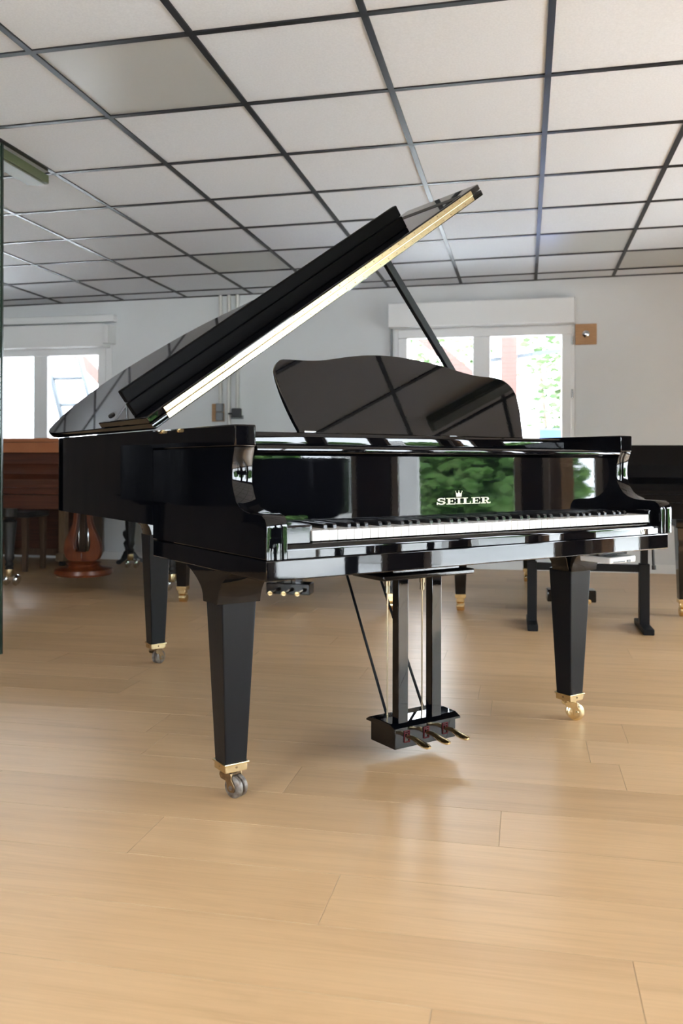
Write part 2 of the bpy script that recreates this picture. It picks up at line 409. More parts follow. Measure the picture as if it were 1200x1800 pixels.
def conduit(name, x, z0, label, grp=None):
    b = new(); cyl(b, (x, YB - .02, z0), (x, YB - .02, 2.33), .016, n=16)
    box(b, x - .022, x + .022, YB - .03, YB, 2.12, 2.14, .003)
    return tag(obj(name, b, M['conduit']), label, 'cable conduit', grp)
conduit('cable_conduit', -2.601, 1.37, 'left vertical conduit of the three, ending at the grey socket box', 'vertical conduits on the back wall')
conduit('cable_conduit', -2.523, 0.30, 'middle vertical conduit of the three, running on down behind the piano', 'vertical conduits on the back wall')
conduit('cable_conduit', -2.446, 1.34, 'right vertical conduit of the three, ending at the black box', 'vertical conduits on the back wall')
t = empty('socket_box', 'grey double switch box on a brown board at the foot of the left conduit', 'switch', (-2.60, YB, 1.235))
b = new(); box(b, -.08, .03, -.018, 0, -.005, .15, .003); obj('backing_board', b, M['plank_wood'], t)
b = new(); box(b, -.032, .032, -.06, -.018, .0, .075, .008); box(b, -.032, .032, -.06, -.018, .078, .15, .008); obj('switch_unit', b, M['grey_plastic'], t)
t = empty('junction_box', 'small black junction box at the foot of the right conduit', 'junction box', (-2.45, YB, 1.262))
b = new(); box(b, -.036, .04, -.06, -.004, 0, .08, .006); obj('housing', b, M['black_plastic'], t)
b = new(); box(b, -.06, .055, -.006, 0, -.012, .02, .002); obj('base_plate', b, M['grey_plastic'], t)
b = new(); cyl(b, (-.075, -.03, .035), (-.036, -.03, .035), .009); obj('cable_gland', b, M['black_plastic'], t)

t = empty('ceiling_batten', 'olive grey strip light batten under the ceiling at the upper left edge', 'ceiling light', (-2.40, 3.33, ceil_z(-2.4, 3.33)))
b = new(); box(b, -.055, .055, -.68, .68, -.048, -.002, .004); obj('housing', b, M['olive'], t)
b = new(); box(b, -.045, .045, -.66, .66, -.056, -.048, .003); obj('diffuser', b, M['diffuser'], t)

t = empty('ceiling_batten', 'olive grey strip light batten seen only as a reflection in the music desk', 'ceiling light', (1.70, 3.35, ceil_z(1.7, 3.35)))
b = new(); box(b, -.055, .055, -.42, .68, -.048, -.002, .004); obj('housing', b, M['olive'], t)
b = new(); box(b, -.045, .045, -.40, .66, -.056, -.048, .003); obj('diffuser', b, M['diffuser'], t)

t = empty('glass_partition', 'upright glass panel with dark edge at the far left of the room', 'glass panel', (-2.31, 3.56, 0), 0)
b = new(); box(b, -.012, .0, -.006, .006, 0.0, 2.31, .002); obj('edge_profile', b, M['glass_edge'], t)
b = new(); box(b, -.40, -.012, -.004, .004, .01, 2.30); obj('glass_sheet', b, glass_mat('partition_glass', (.93, .96, .94)), t)

# ------------------------------------------------------------------ outside
b = new(); box(b, -30, 40, -30, 50, -.35, -.13); struct('trim_9', b, M['paving']).name = 'ground'
def leaves(b, c, r, n, size, mi=0):
    for _ in range(n):
        while True:
            p = Vector((random.uniform(-1, 1), random.uniform(-1, 1), random.uniform(-1, 1)))
            if .35 < p.length < 1: break
        p = Vector((c[0] + p.x * r[0], c[1] + p.y * r[1], c[2] + p.z * r[2]))
        s = size * random.uniform(.6, 1.4)
        q = Matrix.Rotation(random.uniform(0, 6.28), 3, 'Z') @ Matrix.Rotation(random.uniform(-1.3, 1.3), 3, 'X')
        vs = [b.verts.new(p + q @ Vector(v)) for v in ((-s, 0, 0), (0, -s * .5, .1 * s), (s, 0, 0), (0, s * .5, .1 * s))]
        f = b.faces.new(vs); f.material_index = mi
def tree(x, y, h_, r, n, label, leafm, group=None, size=.07, stems=3, sp=.5):
    t = empty('garden_tree', label, 'tree', (x, y, -.13), 0, group)
    b = new()
    for k in range(stems):
        a = 2 * PI * k / stems + x; cyl(b, (.12 * math.cos(a), .12 * math.sin(a), 0), (.5 * r * math.cos(a), .5 * r * math.sin(a), h_ * .8), .05, .02, 8)
    obj('trunk', b, M['bark'], t)
    b = new()
    for k in range(6):
        leaves(b, (random.uniform(-sp, sp) * r, random.uniform(-sp, sp) * r, h_ * (.22 + .11 * k)), (r * .75, r * .75, h_ * .22), n // 6, size)
    obj('foliage', b, leafm, t); return t
tree(-1.6, 13.5, 3.6, 1.1, 2600, 'pale leafy tree outside, behind the timber post in the right window', M['leaf_pale'])
tree(.45, 10.6, 3.2, .75, 1500, 'pale green shrub outside, filling the right pane beside its frame', M['leaf_pale'])
for k, (x, y) in enumerate([(11.2, 2.3), (11.6, 6.6), (11.4, -1.8), (11.9, -6.0)]):
    tree(x, y, 3.0, 1.75, 11000, ['dense green tree straight out from the glazed doors', 'dense green tree in the far right corner of the garden', 'dense green tree beyond the garden wall', 'dense green tree nearest the shop front'][k], M['leaf'], 'garden trees outside the glazed doors', .13, 3, .22)
b = new(); box(b, 6.2, 6.35, .9, 1.80, -.13, 2.2, .01); tag(obj('garden_wall', b, M['render']), 'white rendered garden wall outside the glazed doors', 'garden wall')
# timber carport outside the back windows
t = empty('timber_carport', 'red brown timber frame with post and slanting braces outside the back windows', 'carport', (0, 8.8, -.13))
b = new(); box(b, -.23, -.075, -.08, .08, 0, 2.75, .004); obj('post', b, M['timber'], t)
b = new(); box(b, -4.42, -4.27, -.08, .08, 0, 2.75, .004); obj('post', b, M['timber'], t)
def brace(x0, z0, x1, z1, w_=.11):
    b = new(); dx, dz = x1 - x0, z1 - z0; l = math.hypot(dx, dz); nx, nz = -dz / l * w_ / 2, dx / l * w_ / 2
    prism(b, [(x0 + nx, z0 + nz), (x1 + nx, z1 + nz), (x1 - nx, z1 - nz), (x0 - nx, z0 - nz)], 'y', -.05, .05); return b
obj('brace', brace(-1.05, 2.30, -.23, 1.62), M['timber'], t)
obj('brace', brace(-4.95, 2.34, -4.40, 1.80), M['timber'], t)
b = new(); box(b, -6, 3.2, -.07, .07, 2.75, 2.92, .004); obj('beam', b, M['timber'], t)
b = new(); prism(b, [(-.45, 2.00), (.9, 2.17), (.9, 2.21), (-.45, 2.04)], 'y', .09, .13); obj('side_rail', b, M['alu'], t)
# ladder
t = empty('ladder', 'grey aluminium ladder leaning outside the left window', 'ladder', (-4.5, 8.0, -.13))
def lp(side, z): return (-.22 + .16 * 0 + side * .36 + (2.1 - z) * .285, 0, z)
b = new()
for s in (0, 1): cyl(b, lp(s, 0.0), lp(s, 2.6), .030, n=8)
obj('rail', b, M['alu'], t)
for k in range(9):
    z = .25 + k * .265; b = new(); cyl(b, lp(0, z), lp(1, z), .019, n=8); obj('rung', b, M['alu'], t)
t = empty('storage_bin', 'blue bin with a white panel standing outside below the right pane', 'bin', (.12, 9.3, -.13))
b = new(); box(b, -.35, .35, -.3, .3, 0, 1.35, .02); obj('body', b, M['blue'], t)
b = new(); box(b, -.30, .02, -.33, -.301, 1.16, 1.33, .0); obj('front_panel', b, M['white_plastic'], t)

# ------------------------------------------------------------------ the grand piano in front
PO = (-.55693, 1.85126); PR = .79947
W_ = 1.444; T_ = .056
ZT, ZR = .957, .690                # rim top, rim underside
GP = empty('grand_piano', 'glossy black grand piano with raised lid, nearest the camera', 'piano', (PO[0], PO[1], 0), PR)
BL, SA = M['lacquer'], M['satin']

rim_pts = [(0, .656), (0, 1.0), (0, 1.35), (.001, 1.53), (.014, 1.62), (.048, 1.69), (.10, 1.755), (.17, 1.82), (.26, 1.875), (.36, 1.905), (.46, 1.915), (.56, 1.90), (.65, 1.865),
           (.735, 1.81), (.81, 1.735), (.87, 1.65), (.93, 1.54), (.99, 1.42), (1.07, 1.31), (1.17, 1.21), (1.28, 1.12), (1.37, 1.03), (1.425, .93), (1.444, .82), (1.444, .656)]
rim = cr(rim_pts, 5)
def offset(pts, d):
    out = []
    for i, p in enumerate(pts):
        a, c = pts[max(i - 1, 0)], pts[min(i + 1, len(pts) - 1)]
        dx, dy = c[0] - a[0], c[1] - a[1]; l = math.hypot(dx, dy) or 1
        out.append((p[0] + dy / l * d, p[1] - dx / l * d))
    return out
def strip_wall(b, outer, inner, z0, z1, mi=0):
    n = len(outer); V = {}
    for nm, pts, z in (('ob', outer, z0), ('ot', outer, z1), ('ib', inner, z0), ('it', inner, z1)): V[nm] = [b.verts.new((*p, z)) for p in pts]
    for i in range(n - 1):
        for q, s in (((V['ob'][i], V['ob'][i + 1], V['ot'][i + 1], V['ot'][i]), True), ((V['ib'][i], V['it'][i], V['it'][i + 1], V['ib'][i + 1]), True),
                     ((V['ot'][i], V['ot'][i + 1], V['it'][i + 1], V['it'][i]), False), ((V['ob'][i], V['ib'][i], V['ib'][i + 1], V['ob'][i + 1]), False)):
            f = b.faces.new(q); f.smooth = s; f.material_index = mi
    for i in (0, n - 1): b.faces.new((V['ob'][i], V['ot'][i], V['it'][i], V['ib'][i]))
    bmesh.ops.recalc_face_normals(b, faces=b.faces)
# rim
b = new(); strip_wall(b, rim, offset(rim, T_), ZR, ZT)
obj('rim', b, BL, GP)
# underside with beams
b = new(); inner = offset(rim, T_ - .004)
b2 = new(); vs = [b2.verts.new((*p, 0.74)) for p in inner]; vt = [b2.verts.new((*p, .76)) for p in inner]
b2.faces.new(vs); b2.faces.new(vt[::-1]); merge(b, b2)
for a in ((.1, .70, 1.0, 1.80), (.5, .66, .5, 1.85), (1.3, .70, .62, 1.8)):
    d_ = Vector((a[2] - a[0], a[3] - a[1], 0)); l = d_.length; ang = math.atan2(d_.y, d_.x)
    box(b, 0, l * .92, -.035, .035, .675, .74, .004, mtx=Matrix.Translation((a[0], a[1], 0)) @ Matrix.Rotation(ang, 4, 'Z'))
obj('soundboard', b, M['satin_soft'], GP)
b = new(); pl = offset(rim, T_ + .01); b2 = new(); b2.faces.new([b2.verts.new((*p, .86)) for p in pl]); merge(b, b2)
for k in range(7): cyl(b, (.25 + k * .16, .95, .862), (.25 + k * .16, 1.0, .862), .018, n=10)
obj('iron_plate', b, M['plate_gold'], GP)
# cheeks
chk = [(.656, .651), (0, .651), (0, .722), (.002, .733), (.009, .744), (.020, .7505), (.034, .752), (.075, .7525), (.100, .7555), (.124, .763), (.142, .775), (.155, .792), (.164, .812), (.1675, .835), (.1665, .858), (.162, .880), (.156, .894), (.154, .9035), (.656, .9035)]
for x0 in (0, W_ - T_):
    b = new(); prism(b, chk, 'x', x0 + .0006, x0 + T_ - .0006, .0022, smooth=True)
    box(b, x0, x0 + T_, .150, .66, .9045, ZT, .0035)
    obj('cheek', b, BL, GP)
# key bed with side rails
b = new(); box(b, 0.0, W_ - .018, -.0, .652, .603, .6495, .003)
obj('key_bed', b, BL, GP)
# key slip: face plus rounded upper edge
b = new(); sl = [(.003, .651), (.003, .668)] + [(.006 + .014 * (1 - math.cos(a)), .668 + .0145 * math.sin(a)) for a in [i * PI / 16 for i in range(9)]] + [(.0215, .6825), (.0215, .651)]
prism(b, sl, 'x', T_ + .001, W_ - T_ - .001, .0008, smooth=True)
ks = obj('key_slip', b, BL, GP)
# key blocks
KX = .135; KP = 1.225 / 52
b = new(); box(b, T_ + .001, KX - .002, .024, .175, .652, .7235, .006, seg=3); obj('key_block', b, BL, GP)
b = new(); box(b, KX + 1.225 + .002, W_ - T_ - .001, .024, .175, .652, .7235, .004); obj('key_block', b, BL, GP)
# keys
wk = None; pat = [1, 0, 1, 1, 0, 1, 1]        # black key right of A B C D E F G
names_ = 'ABCDEFG'
def white_mesh():
    b = new(); box(b, .0008, KP - .0008, .0225, .175, .6855, .7092, .0010); 
    me = bpy.data.meshes.new('white_key'); b.to_mesh(me); b.free(); me.materials.append(M['ivory']); return me
def black_mesh():
    b = new(); prism(b, [(.0725, .700), (.0745, .7165), (.079, .7200), (.172, .7208), (.172, .700)], 'x', -.0055, .0055, .0012)
    me = bpy.data.meshes.new('black_key'); b.to_mesh(me); b.free(); me.materials.append(M['ebony']); return me
wm, bm_ = white_mesh(), black_mesh()
for i in range(52):
    o = bpy.data.objects.new('white_key', wm); o.parent = GP; o.location = (KX + i * KP, 0, 0); COL.objects.link(o)
    n_ = names_[i % 7]
    if n_ in 'ACDFG' and i < 51:
        off = {'A': .002, 'C': -.002, 'D': .002, 'F': -.003, 'G': 0}[n_]
        o = bpy.data.objects.new('black_key', bm_); o.parent = GP; o.location = (KX + (i + 1) * KP + off, 0, 0); COL.objects.link(o)
# fallboard: leaning face, rounded nose on top
b = new(); prism(b, [(.1805, .700), (.1835, .884), (.196, .884), (.194, .700)], 'x', T_ + .002, W_ - T_ - .002, 0)
prism(b, [(.178, .884), (.182, .8885), (.196, .8885), (.196, .884)], 'x', T_ + .002, W_ - T_ - .002, 0)
fb = obj('fallboard', b, BL, GP)
b = new(); nose = [(.196, .8885), (.170, .8900), (.158, .8930)] + [(.1575 + .0075 * (1 - math.cos(a)) - .0075, .9015 + .0085 * math.sin(a)) for a in [-PI / 2 + i * PI / 12 for i in range(13)]][0:0] + \
    [(.1535, .8945), (.1518, .8970), (.1520, .9000), (.1526, .9045), (.1545, .9072), (.158, .9085), (.196, .9088)]
prism(b, nose, 'x', T_ + .004, W_ - T_ - .002, .001, smooth=True); obj('fallboard_nose', b, BL, fb)
# lettering: bold slab capitals with a crown over the I
def glyphs():
    def R(x0, z0, x1, z1): return [(x0, z0), (x1, z0), (x1, z1), (x0, z1)]
    def E_(): return [R(0, 0, 1.15, .125), R(0, .875, 1.15, 1), R(.18, 0, .48, 1), R(.48, .45, .80, .55), R(.72, .34, .82, .66), [(1.02, .12), (1.15, .12), (1.15, .38), (1.05, .38)], [(1.02, .88), (1.15, .88), (1.15, .64), (1.05, .64)]]
    def I_(): return [R(0, 0, .72, .14), R(0, .86, .72, 1), R(.2, 0, .52, 1)]
    def L_(): return [R(0, 0, 1.1, .14), R(0, .86, .72, 1), R(.2, 0, .52, 1), [(.95, .12), (1.1, .12), (1.1, .42), (1.0, .42)]]
    def arc(cx, cz, rx, rz, wx, wz, a0, a1, n=12):
        A = [(cx + rx * math.cos(a0 + (a1 - a0) * i / n), cz + rz * math.sin(a0 + (a1 - a0) * i / n)) for i in range(n + 1)]
        B = [(cx + (rx - wx) * math.cos(a0 + (a1 - a0) * i / n), cz + (rz - wz) * math.sin(a0 + (a1 - a0) * i / n)) for i in range(n + 1)]
        return [[A[i], A[i + 1], B[i + 1], B[i]] for i in range(n)]
    def R_(): return [R(0, 0, .68, .14), R(0, .86, .7, 1), R(.18, 0, .5, 1), R(.5, .43, .75, .57)] + [R(.5, .86, .75, 1)] + arc(.72, .715, .38, .285, .27, .145, -PI / 2, PI / 2) + [[(.62, .45), (.86, .45), (1.05, .14), (.80, .10)], R(.82, 0, 1.28, .14), [(1.16, .1), (1.28, .1), (1.28, .26), (1.2, .26)]]
    def S_(): return arc(.55, .73, .47, .28, .24, .14, .35, PI * 1.0) + arc(.55, .735, .47, .285, .26, .14, PI, PI * 1.5) + arc(.58, .28, .50, .29, .27, .15, -PI, -PI / 2) [::1] + arc(.58, .285, .50, .295, .27, .15, -PI / 2, PI / 2) + [R(.5, .44, .62, .585), R(.0, 0, .13, .38), R(.93, .62, 1.05, 1)]
    return [(S_(), 1.12), (E_(), 1.15), (I_(), .72), (L_(), 1.1), (E_(), 1.15), (R_(), 1.28)]
def slab_text(b, x0, z0, h_, wtot, place):
    G = glyphs(); gap = .08; tot = sum(w for _, w in G) + gap * 5; sx = wtot / tot; x = x0; info = []
    for polys, w_ in G:
        info.append((x, x + w_ * sx))
        for p in polys:
            q = [(x + px * sx, z0 + pz * h_) for px, pz in p]
            A = [b.verts.new(place(*t_, 0)) for t_ in q]; f = b.faces.new(A)
        x += (w_ + gap) * sx
    return info
def place_fb(x, z, e): 
    s = (z - .700) / .184; return (x, .1805 + .003 * s - .0006 - e, z)
b = new(); info = slab_text(b, .6415, .7505, .0185, .203, place_fb)
xi = sum(info[2]) / 2
def crown(b, cx, z0, w_, h_, place):
    pts = [(-.40, 0), (.40, 0), (.5, .92), (.29, .58), (.15, .66), (0, 1.0), (-.15, .66), (-.29, .58), (-.5, .92)]
    q = [(cx + x * w_, z0 + z * h_) for x, z in pts]
    # star-shaped fan from the base centre keeps the outline
    c = b.verts.new(place(cx, z0 + .2 * h_, 0)); V = [b.verts.new(place(*p, 0)) for p in q]
    for i in range(len(V)): b.faces.new((c, V[i], V[(i + 1) % len(V)]))
    for x, z in ((-.5, .95), (0, 1.03), (.5, .95)):
        V = [b.verts.new(place(cx + x * w_ + .06 * w_ * math.cos(a), z0 + z * h_ + .06 * w_ * math.sin(a), 0)) for a in [k * PI / 4 for k in range(8)]]; b.faces.new(V)
crown(b, xi, .7712, .024, .0165, place_fb)
bmesh.ops.recalc_face_normals(b, faces=b.faces)
tx = obj('maker_lettering', b, M['letter'], fb); tx['label'] = 'cream inlaid capitals with a small crown'
b = new(); crown(b, 1.306, .6525, .020, .0125, lambda x, z, e: (x, .0022, z)); bmesh.ops.recalc_face_normals(b, faces=b.faces); o = obj('crown_emblem', b, M['letter'], ks); o['label'] = 'small cream crown inlay'
# music shelf (tray) behind the nose
b = new(); sh = [(.390, .912), (.3868, .916), (.3865, .920), (.3868, .926), (.3880, .938), (.3890, .945), (.3915, .9495), (.396, .951), (.62, .951), (.62, .912)]
prism(b, sh, 'x', T_ + .001, W_ - T_ - .001, .001, smooth=True)
box(b, T_ + .001, W_ - T_ - .001, .20, .39, .84, .895, .002)
obj('music_shelf', b, BL, GP)
b = new(); box(b, .345, .385, .402, .43, .950, .9575, .003); obj('shelf_catch', b, M['chrome'], GP)
# music desk
dk = [(.329, .016), (.3165, .05), (.306, .086), (.297, .125), (.291, .165), (.289, .192), (.2925, .207), (.300, .220), (.311, .230), (.325, .236), (.371, .2375), (.41, .238), (.454, .242), (.498, .250), (.542, .259), (.588, .267), (.633, .273), (.68, .2765), (.726, .277),
      (.773, .2755), (.82, .2715), (.868, .266), (.916, .259), (.965, .249), (1.013, .239), (1.06, .2315), (1.10, .2295), (1.14, .2295), (1.172, .226), (1.196, .217), (1.214, .203), (1.226, .185), (1.2305, .165), (1.230, .135), (1.226, .10), (1.216, .055), (1.206, .014)]
dk = [(x, z) for x, z in cr(dk, 2)] + [(1.206, .006), (.329, .006)]
mt = Matrix.Translation((0, .40, .945)) @ Matrix.Rotation(-math.radians(21.5), 4, 'X')
b = new(); prism(b, dk, 'y', 0, .014, .0025, mtx=mt, smooth=True)
dsk = obj('music_desk', b, BL, GP)
b = new(); box(b, .60, .93, .42, .56, .953, .958, .002); prism(b, [(.46, .955), (.475, .955), (.49, 1.12), (.475, 1.12)], 'x', .755, .775); obj('desk_support', b, M['satin_soft'], GP)
# lid (raised) - local frame at the hinge line
LA = math.radians(35.112)
LIDM = Matrix.Translation((-.02, 0, ZT)) @ Matrix.Rotation(-LA, 4, 'Y')
lid_pts = [(0, .589), (-.002, 1.0), (-.004, 1.40), (.000, 1.54), (.014, 1.63), (.045, 1.695), (.095, 1.755), (.165, 1.82), (.255, 1.88), (.36, 1.918), (.46, 1.928), (.56, 1.912), (.65, 1.875),
           (.745, 1.82), (.825, 1.745), (.885, 1.66), (.945, 1.55), (1.005, 1.44), (1.085, 1.34), (1.19, 1.25), (1.31, 1.165), (1.41, 1.08), (1.468, .98), (1.4865, .87), (1.4865, .589)]
lp_ = cr(lid_pts[1:-1], 5); lp_ = [lid_pts[0]] + lp_ + [lid_pts[-1]]
b = new(); prism(b, lp_, 'z', 0, .0205, .0022, mtx=LIDM, smooth=True)
lid = obj('lid', b, BL, GP)
b = new(); box(b, -.004, 1.4865, .589, .985, .0220, .0425, .0035, mtx=LIDM)
fl = obj('lid_flap', b, BL, lid)
b = new(); box(b, .012, 1.20, .69, .715, .0425, .085, .003, mtx=LIDM); box(b, .012, 1.20, .6905, .715, .0862, .126, .004, mtx=LIDM); obj('flap_rail', b, M['matte_black'], lid)
b = new(); box(b, 1.355, 1.40, .60, .978, .0426, .0436, .0003, mtx=LIDM); obj('flap_felt_strip', b, M['rubber'], lid)
b = new(); lathe(b, [(.011, 0), (.011, .003), (.008, .006)], c=(1.24, .85, .0425)); b.transform(LIDM); obj('rubber_buffer', b, M['rubber'], lid)
b = new(); lathe(b, [(.011, 0), (.011, .003), (.008, .006)], c=(.035, .95, .0425)); b.transform(LIDM); obj('rubber_buffer', b, M['rubber'], lid)
b = new()
box(b, .054, 1.439, .5865, .5885, .0225, .0375, .0006, mtx=LIDM); box(b, .052, 1.437, .5865, .5885, .0030, .0195, .0006, mtx=LIDM)
cyl(b, LIDM @ Vector((.054, .5875, .0212)), LIDM @ Vector((1.438, .5875, .0212)), .0021, n=8)
k = 0
while k < 34:
    s = .075 + k * .0405
    for z_, ds in ((.031, 0), (.0105, .018)):
        c = LIDM @ Vector((s + ds, .5863, z_)); cyl(b, c, c + Vector((0, -.0006, 0)), .0018, n=8, mi=1)
    k += 1
o = obj('piano_hinge', b, [M['brass_pale'], M['brass_old']], lid); o['label'] = 'long pale brass hinge'
for ya, yb_ in ((.57, .60), (.46, .475)):
    b = new(); cyl(b, (-.003, ya, .951), (-.003, yb_, .951), .005, n=10); obj('lid_pivot', b, M['brass'], GP)
# prop stick
def lpt(s, y, off): return LIDM @ Vector((s, y, off))
p0 = Vector((1.39, .72, .93)); p1 = lpt(1.02, .652, -.001)
b = new(); d_ = p1 - p0
q_ = Vector((0, 0, 1)).rotation_difference(d_.normalized()).to_matrix().to_4x4()
box(b, -.014, .014, -.009, .009, 0, d_.length, .004, mtx=Matrix.Translation(p0) @ q_, seg=3)
box(b, -.016, .016, -.011, .011, 0, d_.length * .40, .005, mtx=Matrix.Translation(p0) @ q_, seg=3)
obj('prop_stick', b, SA, GP)

# legs
def caster(parent, c, zc, rot, double, body, wheel):
    """fork and wheels under a ferrule; c = leg centre, zc = ferrule underside"""
    Mx = Matrix.Translation((c[0], c[1], 0)) @ Matrix.Rotation(rot, 4, 'Z')
    b = new(); lathe(b, [(.020, zc - .008), (.024, zc - .004), (.024, zc)], mtx=Mx)
    R_ = .0285; off = .019
    fk = [(-.020, zc - .006), (.018, zc - .006), (.020, zc - .020), (off + .012, R_ + .006), (off + .010, R_ - .010), (off - .010, R_ - .010), (off - .014, R_ + .004), (.0, R_ + .016), (-.016, zc - .022)]
    half = .019 if double else .016
    for s in (-1, 1):
        prism(b, cr(fk, 2, True), 'x', s * half - .002, s * half + .002, .0006, mtx=Mx, smooth=True)
    box(b, -half, half, -.020, .019, zc - .012, zc - .006, .001, mtx=Mx)
    obj('caster_fork', b, body, parent)
    b = new()
    prof = [(.006, -.001), (R_ - .004, 0), (R_, .003), (R_, .011), (R_ - .004, .014), (.006, .015)]
    offs = (-.0165, .0015) if double else (-.0075,)
    Rw = Mx @ Matrix.Translation((0, off, R_)) @ Matrix.Rotation(PI / 2, 4, 'Y')
    for o_ in offs: lathe(b, [(r, z + o_) for r, z in prof], mtx=Rw)
    lathe(b, [(.004, -.024), (.006, -.022), (.006, .022), (.004, .024)], mtx=Rw)
    obj('caster_wheel', b, wheel, parent)
def main_leg(c, ztop, wtop, wbot, rot, body, wheel, double=True, fer='brass_pale'):
    zc = .070; zf = .092
    b = new(); frustum(b, (c[0], c[1], zf - .002), (wbot / 2, wbot / 2), (c[0], c[1], ztop), (wtop / 2, wtop / 2), .004)
    lg = obj('leg', b, SA, GP)
    b = new(); box(b, c[0] - wbot / 2 - .001, c[0] + wbot / 2 + .001, c[1] - wbot / 2 - .001, c[1] + wbot / 2 + .001, zc, zf, .002)
    box(b, c[0] - wbot / 2 - .005, c[0] + wbot / 2 + .005, c[1] - wbot / 2 - .005, c[1] + wbot / 2 + .005, zf - .004, zf + .002, .002)
    for dx, dy in ((0, -1), (-1, 0)):
        p = Vector((c[0] + dx * (wbot / 2 + .001), c[1] + dy * (wbot / 2 + .001), .082)); cyl(b, p, p + Vector((dx, dy, 0)) * .001, .003, n=10, mi=1)
    obj('ferrule', b, [M[fer], M['brass_old']], lg)
    caster(lg, c, zc, rot, double, body, wheel); return lg
LC, RC, BC = (.098, .362), (1.357, .334), (.507, 1.885)
main_leg(LC, .515, .098, .062, PI + .35, M['brass_old'], M['wheel_old'])
main_leg(RC, .515, .098, .062, 2.1 - PI / 2 + PI + .5, M['brass_pale'], M['brass_pale'])
main_leg(BC, .565, .098, .062, -1.1, M['brass_old'], M['wheel_old'])
prof = [(.60, .604), (.52, .600), (.47, .588), (.43, .570), (.398, .548), (.386, .530), (.382, .510), (.300, .510), (.296, .528), (.286, .550), (.266, .572), (.24, .588), (.205, .604)]
for (x0, x1, dy, sgn) in ((.028, .150, 0, 1), (1.296, 1.418, -.026, -1)):
    b = new(); prism(b, [(y + dy, z) for y, z in (cr(prof[:7], 4) + cr(prof[7:], 4))], 'x', x0, x1, 0, smooth=True)
    fx = x1 if sgn > 0 else x0
    prism(b, [(fx, .512), (fx + sgn * .008, .53), (fx + sgn * .012, .55), (fx + sgn * .022, .565), (fx + sgn * .06, .585), (fx + sgn * .10, .603), (fx, .603)], 'y', .31 + dy, .38 + dy, .002, smooth=True)
    obj('leg_block', b, BL, GP)
b = new(); prism(b, [(.556, .562), (.452, .562), (.449, .578), (.440, .600), (.420, .620), (.38, .640), (.30, .655), (.16, .668), (.16, .69), (.62, .69), (.60, .64), (.57, .60)], 'y', 1.80, 1.9, .003, smooth=True)
obj('leg_block', b, BL, GP)

# pedal lyre
b = new(); box(b, .555, .905, .312, .47, .528, .5435, .004, seg=3); box(b, .60, .86, .33, .45, .5435, .604, .004)
ly = obj('pedal_lyre', b, BL, GP)
for x0 in (.614, .740):
    b = new(); box(b, x0, x0 + .0365, .318, .347, .104, .530, .0015); obj('lyre_post', b, BL, ly)
b = new(); box(b, .597, .828, .312, .43, .040, .100, .0025)
roof = [(.300, .098), (.300, .104), (.322, .114), (.375, .116), (.425, .112), (.442, .103), (.442, .098)]
prism(b, roof, 'x', .588, .837, .002); obj('pedal_box', b, BL, ly)
for k in range(3):
    cx = .640 + k * .0725
    b = new()
    path = [(.305, .074, .0075, .006), (.285, .076, .008, .006), (.265, .074, .0105, .006), (.245, .070, .0140, .0065), (.228, .068, .0145, .0065), (.214, .067, .0115, .0055), (.208, .067, .005, .003)]
    b2 = new(); rings = []
    for y, z, hw, hh in path: rings.append([b2.verts.new((cx + hw * math.cos(a), y, z + hh * math.sin(a))) for a in [2 * PI * q / 12 for q in range(12)]])
    for A, B in zip(rings, rings[1:]):
        for q in range(12): f = b2.faces.new((A[q], A[(q + 1) % 12], B[(q + 1) % 12], B[q])); f.smooth = True
    b2.faces.new(rings[0]); b2.faces.new(rings[-1]); bmesh.ops.recalc_face_normals(b2, faces=b2.faces); merge(b, b2)
    o = obj('pedal', b, M['brass'], ly); o['label'] = 'brass pedal'
    b = new(); box(b, cx - .0095, cx - .0078, .308, .3125, .056, .090, .0004); box(b, cx + .0078, cx + .0095, .308, .3125, .056, .090, .0004)
    box(b, cx - .008, cx + .008, .309, .3125, .0875, .090, .0004); box(b, cx - .008, cx + .008, .309, .3125, .0815, .0835, .0004); box(b, cx - .008, cx + .008, .309, .3125, .056, .0585, .0004)
    o = obj('pedal_felt', b, M['felt_red'], ly); o['label'] = 'red felt around the pedal slot'
    b = new(); rx = .640 + k * .0665; cyl(b, (rx, .405, .11), (rx, .405, .52), .0025, n=10); cyl(b, (rx, .405, .478), (rx, .405, .50), .0075, .006, n=12); cyl(b, (rx, .405, .50), (rx, .405, .53), .0085, n=12)
    o = obj('pedal_rod', b, M['rod'], ly); o['label'] = 'thin brass rod'
for xa, xb in ((.658, .735), (.80, .86)):
    b = new(); cyl(b, (xa, .43, .10), (xb - .0, .86, .675), .0045, n=10); obj('brace_rod', b, M['black_metal'], ly)
# control unit under the key bed at the treble end
b = new(); box(b, 1.275, 1.40, .10, .22, .5535, .574, .004, seg=3); box(b, 1.29, 1.345, .0985, .10, .556, .5605, .0005, mi=1); box(b, 1.355, 1.372, .0975, .10, .555, .563, .001, mi=1)
box(b, 1.232, 1.37, .11, .22, .580, .6035, .002, mi=2); box(b, 1.30, 1.36, .14, .2, .572, .582, .001, mi=2)
o = obj('control_box', b, [M['white_plastic'], M['grey_plastic'], M['black_metal']], GP); o['label'] = 'small white electronic box'

